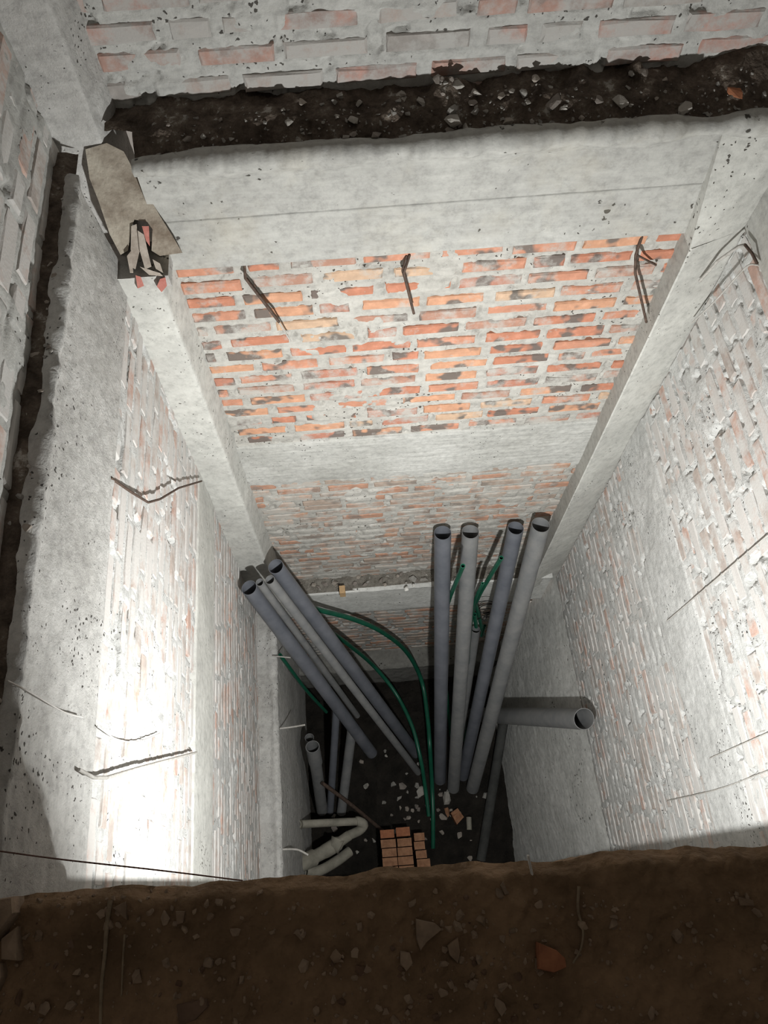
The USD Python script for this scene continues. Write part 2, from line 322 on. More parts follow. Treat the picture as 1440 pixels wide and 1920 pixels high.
# the planes of the shaft
Y_BACK, Y_UP = 1.74, 1.895
xl = lambda z: -.637 + .02 * (np.asarray(z) + 1.777)
yb = lambda z: np.where(np.asarray(z) < -3.2, 1.74 + .025 * (-3.2 - np.asarray(z)), 1.74)
f_back = lambda A, B, H: np.stack([A, yb(B) - H, B], -1)
f_up = lambda A, B, H: np.stack([A, Y_UP - H, B], -1)
f_left = lambda A, B, H: np.stack([xl(B) + H, A, B], -1)
f_upl = lambda A, B, H: np.stack([-.705 + H, A, B], -1)
f_right = lambda A, B, H: np.stack([1.25 - H, A, B], -1)

def wall(name, label): return thing(name, label=label, cat='wall', kind='structure')
w = wall('wall_back', 'orange brick panel of the back wall between the top beam and the plain concrete band')
brick_wall(w, f_back, -.50, 1.09, -2.85, -1.765, 15, .0052, BM['bright'], m_mortar, 11, smear=.34, bh=.64, joint=.03, weight=lambda r, a, b: int(r.choice(6, p=[.24, .22, .18, .14, .10, .12])))
w = wall('wall_back', 'lower brick panel of the back wall below the concrete band, behind the pipe tops')
brick_wall(w, f_back, -.52, 1.10, -4.70, -3.2, 21, .0075, BM['mid'], m_mortar, 12, smear=.52, rough=.005)
w = wall('wall_back', 'dull grey and red brickwork of the back wall above the soil-covered beam')
brick_wall(w, f_up, -.60, 1.45, -1.42, -.60, 11, .0056, BM['dull'], m_mortar_dull, 13, smear=.54, joint=.032, bh=.64)
w = wall('wall_left', 'pale brick panel of the left wall under its concrete beam')
brick_wall(w, f_left, -.05, 1.66, -2.85, -1.775, 15, .0075, BM['pale'], m_mortar_pale, 14, smear=.34, resb=.005, rough=.004, bh=.74, pit=(9, .56, .64), relief=.6)
w = wall('wall_left', 'lower pale brick panel of the left wall below its plain concrete strip')
brick_wall(w, f_left, -.05, 1.68, -4.72, -3.2, 21, .012, BM['pale'], m_mortar_pale, 15, smear=.34, resb=.007, rough=.004, bh=.72, relief=.6)
w = wall('wall_left', 'weathered brickwork of the left wall above the soil-topped left beam')
brick_wall(w, f_upl, -.25, 1.80, -1.42, -.45, 13, .0075, BM['pale'], m_mortar_dull, 16, smear=.5, joint=.03, bh=.78, rough=.004, relief=.7, pit=(10, .58, .66))
w = wall('wall_right', 'mortar-smeared brick panel of the right wall beside the right column')
brick_wall(w, f_right, -.05, 1.72, -2.85, -1.77, 15, .0065, BM['pale'], m_mortar_pale, 17, smear=.55, rough=.0055, flip=True, bh=.76, pit=(24, .52, .60), relief=.5)
w = wall('wall_right', 'lower whitish brick panel of the right wall above the smooth pit wall')
brick_wall(w, f_right, -.05, 1.72, -4.73, -3.15, 22, .0085, BM['pale'], m_mortar_pale, 18, smear=.55, rough=.0055, flip=True, bh=.74, pit=(24, .54, .62), relief=.5)
# smooth plastered strip of the right wall, level with the concrete band
h_strip = lambda sd, amp: (lambda A, B: (fb(A, B, 9, 5, sd) - .5) * 2 * amp + (fb(A, B, 45, 4, sd + 1) - .5) * 2 * amp * .5)
obj('trim', grid(f_right, -.05, 1.72, -3.20, -2.80, .008, lambda A, B: .004 + h_strip(21, .006)(A, B) - .03 * sm(np.abs(B + 3.0), .17, .2), True), m_mortar_pale, smooth=True, kind='structure', label='smooth mortar-covered strip across the right wall between its brick panels', cat='wall band')
obj('trim', grid(f_left, -.05, 1.66, -3.22, -2.83, .008, lambda A, B: .006 + h_strip(22, .003)(A, B) - .03 * sm(np.abs(B + 3.025), .175, .197)), m_col, smooth=True, kind='structure', label='plain concrete strip running along the left wall between its brick panels', cat='wall band')
obj('trim', grid(f_back, -.50, 1.09, -3.24, -2.84, .006, lambda A, B: .004 + h_strip(23, .006)(A, B) - .012 * sm(-B, 3.17, 3.23) * fb(A, B, 20, 4, 3) - .03 * sm(B, -2.856, -2.838)), m_band, smooth=True, kind='structure', label='horizontal grey concrete band across the back wall under the orange bricks', cat='wall band')

# ------------------------------------------------------------------ ring beams and columns
BEAM = dict(kind='structure', cat='beam')
obj('ring_beam', sweep(ALX, -.505, 1.262, [(1.93, -1.40), (1.733, -1.392), (1.722, -1.40), (1.7215, -1.5840), (1.745, -1.5845), (1.745, -1.5868), (1.7235, -1.5873), (1.722, -1.772), (1.727, -1.778), (1.80, -1.78)], .0065, .0022, 31, chips=[(2, .045, .034)], flip=True), m_beam, smooth=True,
    label='wide grey concrete beam across the back wall with crumbled upper edge', **BEAM)
def xlp(A, D, Z): return np.stack([D + .0, A, Z], -1)
obj('ring_beam', sweep(xlp, -.25, 1.70, [(-.74, -1.40), (-.668, -1.392), (-.658, -1.40), (-.632, -1.772), (-.64, -1.782), (-.70, -1.782)], .0075, .0045, 32, chips=[(2, .035, .022)], sc=26), m_rough, smooth=True,
    label='rough whitish concrete beam along the left wall under a strip of soil', **BEAM)
obj('ring_beam', sweep(xlp, -.25, 1.74, [(1.40, -1.36), (1.262, -1.36), (1.247, -1.37), (1.243, -1.765), (1.25, -1.775), (1.32, -1.775)], .012, .003, 33, flip=True), m_beam, smooth=True,
    label='grey concrete beam along the right wall at the frame edge', **BEAM)
obj('ring_beam', sweep(ALX, -.62, 1.20, [(1.83, -4.60), (1.70, -4.60), (1.688, -4.61), (1.684, -5.02), (1.69, -5.03), (1.78, -5.03)], .010, .003, 34, chips=[(2, .02, .012)], flip=True), m_pit, smooth=True,
    label='lower concrete beam with rubble on its top at the back of the pit', **BEAM)
obj('ring_beam', sweep(xlp, -.10, 1.72, [(-.73, -4.69), (-.60, -4.69), (-.580, -4.70), (-.572, -5.2), (-.575, -6.70)], .0085, .004, 35, chips=[(2, .015, .006), (1, .03, .014)], sc=40), m_rough, smooth=True,
    label='pitted concrete ledge and pit wall low on the left side', **BEAM)
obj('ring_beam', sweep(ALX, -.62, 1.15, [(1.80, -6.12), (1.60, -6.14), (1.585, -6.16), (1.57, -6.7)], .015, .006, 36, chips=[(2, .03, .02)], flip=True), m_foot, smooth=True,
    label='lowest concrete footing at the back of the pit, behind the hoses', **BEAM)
w = wall('wall_back', 'dark brick courses low in the pit below the rubble-topped beam')
brick_wall(w, lambda A, B, H: np.stack([A, 1.715 - H, B], -1), -.62, 1.15, -6.2, -5.0, 17, .010, BM['mid'], m_mortar_dull, 19, smear=.3)
# pit wall on the right, leaning inward towards its foot
def f_pitr(A, B, H): return np.stack([1.243 - .125 * (-4.72 - B) - H, A, B], -1)
obj('wall_right', grid(f_pitr, -.05, 1.74, -6.75, -4.70, .012, h_strip(24, .006), True), m_pit, smooth=True, kind='structure', label='smooth grey concrete pit wall low on the right side', cat='wall')

COL = dict(kind='structure', cat='column')
def column(pl, za, zb, res, amp, seed, mat, label, flip=False):
    """plan outline pl (x, y) swept down"""
    pr = resample(pl, res); n = max(2, int(abs(zb - za) / (res * 1.6))); z = np.linspace(za, zb, n)
    t = np.gradient(pr, axis=0); nr = np.stack([-t[:, 1], t[:, 0]], 1); nr /= np.linalg.norm(nr, axis=1, keepdims=True)
    Z, X = np.meshgrid(z, pr[:, 0], indexing='ij'); Y = np.repeat(pr[None, :, 1], n, 0)
    h = (meshkit.fbm(np.stack([X * 16, Y * 16, Z * 16 + seed], -1), 4, seed) - .5) * 2 * amp
    P = np.stack([X + nr[None, :, 0] * h, Y + nr[None, :, 1] * h, Z], -1); f = quads(n, len(pr))
    if flip: f = f[:, ::-1]
    return obj('trim', (P.reshape(-1, 3), np.vstack([f[:, [0, 1, 2]], f[:, [0, 2, 3]]])), mat, smooth=40, label=label, **COL)
column([(-.72, 1.635), (-.60, 1.63), (-.526, 1.63), (-.520, 1.636), (-.488, 1.77)], -1.695, -4.72, .010, .004, 41, m_col, 'pale concrete column in the left corner of the shaft below the stuffed gap')
column([(1.064, 1.78), (1.066, 1.75), (1.068, 1.664)], -1.776, -4.75, .010, .0012, 42, m_side, 'darker greyish side face of the right corner column')
column([(1.068, 1.665), (1.073, 1.661), (1.26, 1.728)], -1.776, -4.75, .010, .0018, 42, m_col, 'pale smooth concrete column in the right corner of the shaft')
hD = py(1358, 240, 1.717)
hv = np.array([[1.066, 1.662, -1.779], [1.262, 1.728, -1.779], [1.262, 1.714, -1.405], hD, [1.066, 1.76, -1.779], [1.262, 1.76, -1.779], [1.262, 1.76, -1.405], [hD[0], 1.76, hD[2]]])
hm = trimesh.Trimesh(hv, [[0, 1, 2], [0, 2, 3], [0, 3, 7], [0, 7, 4], [3, 2, 6], [3, 6, 7], [0, 4, 5], [0, 5, 1]], process=False).subdivide().subdivide().subdivide().subdivide()
hp = np.array(hm.vertices); hp[:, 1] -= (meshkit.fbm(hp * 20, 4, 44) - .5) * .008
obj('trim', (hp, np.array(hm.faces)), m_col, smooth=30, kind='structure', label='sloping concrete fillet where the right corner column runs into the beam', cat='column')
obj('trim', box(-.72, -.49, 1.632, 1.77, -1.74, -1.697), m_rough, kind='structure', label='flat top of the lower left column under the torn board', cat='column')
c0, c1 = py(170, 0, Y_UP), py(198, 200, Y_UP); a0_, a1_ = py(112, 0, 1.80), py(168, 205, 1.80)
column([(-.76, 1.80), (a1_[0] - .004, 1.80), (a1_[0], 1.804), ((c0[0] + c1[0]) / 2, 1.91)], -.45, -1.78, .010, .006, 43, m_rough, 'rough upper column in the left corner above the beams')

# ------------------------------------------------------------------ soil on the beams, rubble, front ledge
rng = np.random.default_rng(5)
def soil_back(A, B):
    e = (B - 1.735) / .16
    return -1.388 + .035 * sm(e, 0, .5) + .055 * (fb(A, B, 18, 5, 51) - .45) * sm(e, -.02, .25) + .012 * (fb(A, B, 60, 3, 57) - .5) + .05 * sm(fb(A, B, 7, 3, 52), .52, .75) * sm(e, .3, .9) + .05 * sm(A, .95, 1.2) * sm(e, .3, 1)
obj('soil', grid(lambda A, B, H: np.stack([A, B, H], -1), -.50, 1.30, 1.728, 1.92, .006, soil_back), m_soil, smooth=True, kind='stuff', label='dark loose soil lying along the top of the back beam', cat='soil')
obj('soil', grid(lambda A, B, H: np.stack([A, B, H], -1), -.57, -.49, 1.80, 1.92, .006, soil_back), m_soil, smooth=True, kind='stuff', label='small heap of dark soil at the foot of the upper left column', cat='soil')
def soil_left(A, B):                                # A along y, B along x
    e = (-.655 - B) / .06
    return -1.392 + .012 * sm(e, 0, .5) + .03 * (fb(A, B, 18, 4, 53) - .45) * sm(e, -.05, .4)
obj('soil', grid(lambda A, B, H: np.stack([B, A, H], -1), -.2, 1.78, -.725, -.652, .007, soil_left, True), m_soil, smooth=True, kind='stuff', label='narrow strip of dark soil on top of the left beam', cat='soil')
def third(x, names, cuts): return names[int(np.searchsorted(cuts, x))]
for k in range(72):
    x, y = rng.uniform(-.46, 1.22), rng.uniform(1.735, 1.865)
    if k % 2: x = rng.uniform(.0, .85)
    s = float(np.clip(rng.lognormal(-4.45, .45), .006, .028))
    z = float(soil_back(np.array([[x]]), np.array([[y]]))[0, 0])
    zone = third(x, ['at the left end of the back beam', 'left of the middle of the back beam', 'around the largest slab on the back beam', 'at the right end of the back beam'], [-.1, .35, .85])
    sz = 'pea-sized stone' if s < .0085 else 'walnut-sized stone'
    obj('stone', stone(rng, np.array([x, y, z + s * .35]), s), ST[int(rng.integers(4))], cat='stone', label=f'{sz} in the dark soil {zone}', group=f'{sz}s in the soil {zone}')
obj('gravel', join([stone(rng, np.array([x_, y_, float(soil_back(np.array([[x_]]), np.array([[y_]]))[0, 0])]), s_, .7, 10) for x_, y_, s_ in zip(rng.uniform(-.46, 1.22, 420), 1.733 + rng.beta(1.2, 2., 420) * .13, np.clip(rng.lognormal(-5.3, .4, 420), .003, .010))]), ST[0], kind='stuff', label='fine grey gravel in the dark soil on the back beam', cat='gravel')
for u, v, s, lab in [(1040, 190, .038, 'largest grey stone slab in the soil on top of the back beam'), (1378, 172, .030, 'reddish brick chip in the soil at the right end of the back beam'), (748, 182, .026, 'pale mortar lump at the back of the soil on the back beam'), (1418, 140, .026, 'rounded stone in the far right corner above the back beam'), (1165, 190, .026, 'squarish grey stone in the soil right of the largest slab')]:
    p = pz(u, v, -1.355); obj('stone' if 'chip' not in lab else 'brick_chip', stone(rng, p, s, .5), m_shard if 'chip' in lab else ST[int(rng.integers(4))], label=lab, cat='brick chip' if 'chip' in lab else 'stone')
for k in range(30):
    y = rng.uniform(.1, 1.7); x = rng.uniform(-.70, -.655); s = float(np.clip(rng.lognormal(-4.8, .4), .005, .018))
    obj('stone', stone(rng, np.array([x, y, -1.380]), s), ST[int(rng.integers(4))], cat='stone', label='small stone in the soil strip on the left beam, ' + ('near end' if y < .9 else 'far end by the torn board'), group='stones on the left beam, ' + ('near end' if y < .9 else 'far end'))
# rubble on the lower back beam
obj('soil', grid(lambda A, B, H: np.stack([A, B, H], -1), -.50, 1.08, 1.69, 1.80, .010, lambda A, B: -4.60 + .03 * sm(B, 1.69, 1.74) * fb(A, B, 20, 4, 55) + .012 * sm(B, 1.72, 1.79)), m_rubble, smooth=True, kind='stuff', label='earthy rubble bed on top of the lower back beam', cat='rubble')
for k in range(46):
    x, y = rng.uniform(-.42, 1.0), rng.uniform(1.70, 1.775); s = float(np.clip(rng.lognormal(-4.1, .4), .009, .03))
    obj('stone', stone(rng, np.array([x, y, -4.575]), s), ST[int(rng.integers(4))], cat='stone', label='grey rubble lump on the lower back beam, ' + ('left of the pipes' if x < .35 else 'behind the right-hand pipes'), group='rubble on the lower back beam, ' + ('left' if x < .35 else 'right'))
p = pz(642, 1108, -4.56)
obj('wood_block', box(p[0] - .018, p[0] + .018, p[1] - .025, p[1] + .025, -4.60, -4.53), m_wood, label='small pale orange wooden block on the rubble of the lower back beam', cat='wood block')
for u, v in [(762, 1104), (775, 1098)]:
    obj('white_chip', stone(rng, pz(u, v, -4.555), .017, .6), m_white, label='bright white chip on the rubble of the lower back beam', cat='chip', group='white chips on the lower back beam')

# the near ledge: earth on the front ring beam, right under the lens
def edge_y(x): return .022 - .008 * x + .010 * (meshkit.fbm(np.stack([np.asarray(x) * 14., np.asarray(x) * 0, np.asarray(x) * 0], -1), 4, 61) - .5) * 2
def ledge_z(x, y):
    e = edge_y(x) - y
    z = -1.385 + .022 * (fb(x, y, 9, 5, 62) - .5) * 2 + .010 * (fb(x, y, 32, 4, 63) - .5) * 2 + .006 * (fb(x, y, 90, 3, 64) - .5) * 2
    z = z + .02 * sm(-x, .35, .75) * sm(y, -.12, .02)
    return z - .03 * sm(.03 - e, 0, .03) ** 2
def ledge(A, B):
    y = edge_y(A) - B; z = np.where(B >= 0, ledge_z(A, y), 0)
    return y, z
def f_ledge():
    a = np.arange(-.80, 1.42, .0055); b = np.concatenate([np.arange(-.30, 0, .02), np.arange(0, .34, .0055), np.arange(.36, 1.3, .04)])
    A, B = np.meshgrid(a, b, indexing='ij')
    ye = edge_y(A); top = ledge_z(A, ye - np.maximum(B, 0))
    y = np.where(B >= 0, ye - B, ye - .004 + .008 * (fb(A, B, 30, 4, 65) - .5) * 2)
    z = np.where(B >= 0, top, top + B)
    f = quads(len(a), len(b))[:, ::-1]
    return np.stack([A, y, z], -1).reshape(-1, 3), np.vstack([f[:, [0, 1, 2]], f[:, [0, 2, 3]]])
obj('floor', f_ledge(), m_ledge, smooth=True, kind='structure', label='dark brown earth ledge in the foreground at the shaft edge', cat='ledge')
def on_ledge(u, v):
    p = pz(u, v, -1.385); return np.array([p[0], p[1], float(ledge_z(np.array([p[0]]), np.array([p[1]]))[0])])
loose = []
for k in range(620):
    u, v = rng.uniform(0, 1440), rng.uniform(1670, 1930)
    if k < 60: u, v = rng.normal(860, 120), rng.normal(1830, 60)
    elif k < 85: u, v = rng.uniform(20, 420), rng.uniform(1700, 1930)
    p = on_ledge(u, v); s = float(np.clip(rng.lognormal(-5.35, .55), .0025, .015))
    if k >= 88: loose.append(stone(rng, p + [0, 0, s * .2], s * .75)); continue
    zone = third(u, ['left of the long dry stem', 'right of the long dry stem', 'around the flat tan stones', 'around the brick shard', 'right of the curved root'], [200, 560, 880, 1085])
    sz = 'tiny pebble' if s < .005 else 'small stone'
    obj('stone', stone(rng, p + [0, 0, s * .25], s), SB[int(rng.integers(4))], cat='stone', label=f'{sz} in the brown earth ledge {zone}', group=f'{sz} group {zone}')
obj('gravel', join(loose), SB[3], kind='stuff', label='fine gravel scattered over the brown earth ledge', cat='gravel')
def slab_stone(name, outline, th, mat, lift=.004, **t):
    p = np.array([on_ledge(u, v) for u, v in outline]); z0 = p[:, 2].max() - .004
    c = p.mean(0); top = c + (p - c) * .93; top[:, 2] = z0 + th; n = len(p)
    bot = p.copy(); bot[:, 2] = z0 - .015; mid = p.copy(); mid[:, 2] = z0 + th * .75
    ctr = c.copy(); ctr[2] = z0 + th * 1.15
    v = np.vstack([top, mid, bot, ctr]); f = []
    for k in range(n):
        l = (k + 1) % n; f += [[3 * n, k, l], [k, n + k, n + l], [k, n + l, l], [n + k, 2 * n + k, 2 * n + l], [n + k, 2 * n + l, n + l]]
    return obj(name, (v, np.array(f)), mat, **t)
slab_stone('brick_shard', [(1004, 1765), (1040, 1780), (1056, 1795), (1058, 1812), (1035, 1822), (1005, 1815)], .022, m_shard, label='orange-red broken brick shard on the earth ledge', cat='brick shard')
slab_stone('flat_stone', [(779, 1722), (815, 1730), (828, 1742), (800, 1765), (788, 1782), (780, 1760)], .014, SB[3], label='flat tan stone on the near ledge, left of the brick shard', cat='stone')
slab_stone('flat_stone', [(838, 1772), (858, 1756), (862, 1785), (858, 1806), (842, 1790)], .010, SB[1], label='pointed brown stone between the flat tan stone and the brick shard', cat='stone')
slab_stone('flat_stone', [(750, 1782), (768, 1785), (774, 1805), (762, 1820), (750, 1805)], .010, SB[3], label='rounded tan stone under the flat tan stone', cat='stone')
slab_stone('flat_stone', [(928, 1868), (945, 1880), (950, 1892), (940, 1906), (926, 1885)], .008, SB[3], label='pale slanted stone at the lower frame edge of the ledge', cat='stone')
slab_stone('brick_piece', [(-20, 1690), (42, 1680), (44, 1710), (20, 1742), (-5, 1770), (-20, 1775)], .030, SB[3], label='tan broken brick piece at the left frame edge of the ledge, upper one', cat='brick piece')
slab_stone('brick_piece', [(12, 1758), (40, 1736), (42, 1800), (12, 1798)], .020, SB[3], label='tan brick piece on the ledge at the left frame edge, middle one', cat='brick piece')
slab_stone('brick_piece', [(-20, 1802), (14, 1804), (16, 1830), (4, 1858), (-20, 1856)], .022, SB[3], label='tan brick piece at the left frame edge, lowest of three', cat='brick piece')
slab_stone('flat_stone', [(212, 1702), (236, 1690), (238, 1725), (226, 1715)], .010, SB[1], label='thin tan stone just right of the long dry stem', cat='stone')
slab_stone('flat_stone', [(332, 1708), (350, 1708), (346, 1730), (334, 1734)], .008, SB[1], label='small squarish brown stone on the left part of the ledge', cat='stone')
slab_stone('flat_stone', [(335, 1882), (390, 1870), (394, 1885), (370, 1910), (340, 1920)], .010, SB[0], label='broad brown clod at the lower left of the ledge', cat='stone')
slab_stone('flat_stone', [(1380, 1680), (1410, 1688), (1412, 1698), (1385, 1698)], .008, SB[1], label='small brown stone at the right end of the ledge', cat='stone')
slab_stone('flat_stone', [(942, 1652), (952, 1676), (945, 1678), (936, 1660)], .008, SB[3], label='slim tan stone near the ledge edge above the brick shard', cat='stone')
def stem(uv, r, mat, lift=.006, n=26, name='dry_stem', **t):
    pts = [on_ledge(u, v) + [0, 0, lift] for u, v in uv]; pa = smooth_path(pts, n)
    return obj(name, rod(pa, np.linspace(r, r * .6, n), 7), mat, smooth=True, **t)
stem([(206, 1688), (200, 1740), (196, 1790), (192, 1850), (190, 1930)], .0042, m_stem, label='long dry straw stem lying across the left of the ledge', cat='stem')
stem([(233, 1752), (230, 1800), (227, 1868)], .0022, m_stem, label='thin dry stem right of the long straw stem', cat='stem')
stem([(1084, 1662), (1083, 1705), (1092, 1745), (1088, 1780), (1074, 1806)], .0026, m_stem, label='curved thin root right of the brick shard', cat='stem')

# front wall under the ledge: jambs of the opening where the torch is held, and the room behind
fw = dict(kind='structure', cat='wall')
obj('wall_front', box(-.80, -.39, -.60, .008, -6.7, -1.66), m_mortar_dull, label='front wall of the shaft under the ledge, left of its opening', **fw)
obj('wall_front', box(.837, 1.40, -.60, .008, -6.7, -1.66), m_mortar_dull, label='front wall of the shaft under the ledge, right of its opening', **fw)
obj('wall_front', box(-.80, 1.40, -.02, .008, -6.7, -4.7), m_mortar_dull, label='front wall of the shaft below its opening', **fw)
obj('wall_front', box(-.80, 1.40, -1.3, -1.2, -6.7, 1.2), m_mortar_dull, label='wall behind the opening, out of view', **fw)
obj('wall_right', box(1.33, 1.45, -1.2, 2.0, -1.40, 1.2), m_mortar_dull, label='right wall above the ring beam, outside the frame', **fw)
obj('wall_back', box(-.80, 1.45, Y_UP + .005, Y_UP + .12, -.62, 1.2), m_mortar_dull, label='plain back wall above the bricks in view', **fw)
obj('wall_left', box(-.86, -.71, -1.2, 2.0, -.47, 1.2), m_mortar_dull, label='plain left wall above the bricks in view', **fw)

obj('wall_front', box(-.80, 1.40, -.60, -.012, -1.655, -1.50), m_mortar_dull, label='underside of the near beam over the opening in the front wall', **fw)
wl = thing('hanging_torch', label='small black torch hung on a cord under the near beam, lighting the shaft', cat='torch')
nd = SI @ (AIM / np.linalg.norm(AIM))
obj('body', rod(np.array([LAMP - nd * t for t in (.006, .02, .045, .06, .13)]), np.array([.036, .036, .030, .022, .022]), 20), m_black, wl, smooth=30)
obj('cord', rod(np.array([LAMP - nd * .10 + [0, 0, .012], np.append((LAMP - nd * .10)[:2], -1.652)]), .003, 6), m_black, wl)

# ------------------------------------------------------------------ pit floor and its rubble
def floor_z(x, y): return -6.62 + .16 * np.exp(-(((x - .35) / .5) ** 2 + ((y - .75) / .45) ** 2)) + .05 * (fb(x, y, 5, 5, 71) - .5) * 2 + .02 * (fb(x, y, 22, 4, 72) - .5) * 2
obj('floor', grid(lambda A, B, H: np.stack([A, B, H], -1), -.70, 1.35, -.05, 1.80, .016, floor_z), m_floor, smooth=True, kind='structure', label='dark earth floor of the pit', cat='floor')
def fz(x, y): return float(floor_z(np.array([x]), np.array([y]))[0])
for k in range(62):
    u, v = (rng.normal(810, 55), rng.normal(1515, 35)) if k < 40 else (rng.uniform(600, 960), rng.uniform(1380, 1620))
    p = pz(u, v, -6.5); s = float(np.clip(rng.lognormal(-3.9, .45), .01, .045))
    obj('stone', stone(rng, np.array([p[0], p[1], fz(p[0], p[1]) + s * .3]), s), ST[int(rng.integers(4))], cat='stone', label='pale rubble stone on the dark pit floor ' + (zz := third(u, ['by the left pipes', 'behind the brick stack', 'right of the green hose end'], [700, 805])), group='pit rubble ' + zz)
for u, v, s, lab in [(838, 1522, .04, 'orange brick lump beside the ribbed brick on the pit floor'), (790, 1485, .05, 'pale stone on the pit floor left of the green hose end'), (838, 1497, .06, 'flat grey stone on the pit floor behind the broken brick')]:
    p = pz(u, v, -6.45); obj('brick_lump' if 'lump' in lab else 'stone', stone(rng, np.array([p[0], p[1], fz(p[0], p[1]) + .02]), s, .5), m_block if 'lump' in lab else ST[1], label=lab, cat='stone')
def quad_block(name, uv, z, th, mat, **t):
    p = np.array([pz(u, v, z) for u, v in uv]); q = p.copy(); q[:, 2] -= th
    return obj(name, block(p, q), mat, **t)
br = thing('hollow_brick', label='broken orange hollow brick with ribs lying on the pit floor', cat='brick')
P4 = [pz(u, v, -6.36) for u, v in [(845, 1524), (858, 1515), (870, 1532), (857, 1546)]]
for k in range(3):
    a, b = k / 3 + .02, (k + 1) / 3 - .02
    L = lambda i, j, t: P4[i] + (P4[j] - P4[i]) * t
    t4 = np.array([L(0, 3, a), L(1, 2, a), L(1, 2, b), L(0, 3, b)]); b4 = t4.copy(); b4[:, 2] -= .10
    obj('rib', block(t4, b4), m_block, br)
b4 = np.array(P4); b4[:, 2] -= .012; c4 = b4.copy(); c4[:, 2] -= .10
obj('body', block(b4, c4), m_shard, br)
p = pz(880, 1545, -6.42); obj('pale_tube', rod(np.array([pz(879, 1532, -6.42), pz(880, 1556, -6.42)]), .02, 12), m_pale, smooth=30, label='short pale tube on the pit floor right of the ribbed brick', cat='tube')

# stack of clay bricks right below the ledge
st = [(720, 740), (743, 770)]; zt = -5.98
c = pz(757, 1600, zt); bx, by = c[0] - .155, c[1] - .135
n_top = 0
for tier in range(3):
    for i in range(2):
        for j in range(4):
            x0, y0 = bx + i * .113, by + j * .060
            z1 = zt - tier * .222 + rng.normal(0, .004); z0 = z1 - .215
            lab = f"clay brick in the top of the stack below the ledge, {('left', 'right')[i]} column, {('nearest', 'second', 'third', 'farthest')[j]} row" if tier == 0 else 'clay brick in a lower layer of the stack below the ledge'
            obj('clay_brick', box(x0 + rng.normal(0, .002), x0 + .106, y0, y0 + .054, z0, z1), m_block, label=lab, cat='brick', group=None if tier == 0 else 'lower bricks of the stack below the ledge')
for j in range(5):
    x0 = bx + .232 + rng.uniform(0, .012); y0 = by - .02 + j * .058
    obj('clay_brick', box(x0, x0 + .075 + rng.uniform(0, .03), y0, y0 + .052, fz(c[0], c[1]) - .02, zt - .05 + rng.normal(0, .01)), m_block, label=f"clay brick in the uneven row right of the stack, {('nearest', 'second', 'middle', 'fourth', 'farthest')[j]} from the ledge", cat='brick')
obj('clay_brick', box(bx, bx + .10, by + .245, by + .30, -6.2, zt - .03), m_shard, label='darker brick standing behind the stack, left end', cat='brick')
obj('clay_brick', box(bx + .115, bx + .215, by + .25, by + .31, -6.2, zt - .05), m_shard, label='darker brick standing behind the stack, right end', cat='brick')

# ------------------------------------------------------------------ pipes
def sawn(me, a, b, r, deg):
    """the mouth cut a little obliquely, turned up"""
    v, f = me; ax = (b - a) / np.linalg.norm(b - a); o = v - a; t = o @ ax
    up = np.array([0, -.55, .83]); up = up - ax * (up @ ax); up /= np.linalg.norm(up)
    k = np.clip(1 - t / .25, 0, 1); v = v + np.outer(k * (o @ up) * -math.tan(math.radians(deg)), ax) * -1; return v, f
def straight(name, top, bot, r, mat, label, cat='pipe', wallt=.003, seg=44, parent=None, group=None, saw=9):
    a, b = W(np.array(top)), W(np.array(bot)); pa = np.array([a + (b - a) * t for t in np.linspace(0, 1, 14)])
    if parent is None:
        return obj(name, sawn(pipe(pa, r, wallt, seg), a, b, r, saw), mat, smooth=40, raw=True, label=label, cat=cat, group=group)
    return obj(name, pipe(pa, r, wallt, seg), mat, parent, smooth=40, raw=True)
def lean(u0, v0, y0, u1, v1, z1): return py(u0, v0, y0), pz(u1, v1, z1)
for i, (u0, v0, u1, v1, r, y0, mat, lab) in enumerate([
        (830, 999, 825, 1462, .0465, 1.685, m_pvc, 'grey plastic pipe leaning on the back wall, leftmost of the right-hand four'),
        (882, 997, 850, 1478, .0465, 1.680, m_pvc_dust, 'dusty grey plastic pipe leaning on the back wall, second from left of the right-hand four'),
        (967, 990, 868, 1455, .0435, 1.685, m_pvc, 'bluish grey plastic pipe leaning on the back wall, third from left of the right-hand four'),
        (1014, 984, 886, 1478, .0490, 1.650, m_pvc_dust, 'grey plastic pipe leaning beside the right column with a green tube inside its mouth')]):
    t, b = lean(u0, v0, y0, u1, v1, -6.40); straight('grey_pipe', t, b, r, mat, lab)
t, b = lean(1010, 986, 1.660, 889, 1470, -6.40); d = (b - t) / np.linalg.norm(b - t)
straight('green_tube', t + d * .05 - np.array([0.01, -.005, 0]), t + d * 1.2, .010, m_green, 'thin green tube standing inside the mouth of the rightmost leaning pipe', 'tube', .0025, 20)
straight('grey_pipe', px(1095, 1348, 1.135), pz(888, 1340, -6.45), .0575, m_pvc_dust, 'grey pipe pointing at the viewer in front of the right wall, its round mouth lit')
straight('grey_pipe', py(892, 1180, 1.64), pz(860, 1396, -6.52), .034, m_pvc_dust, 'short thinner grey pipe standing behind the gap of the right-hand pipes')
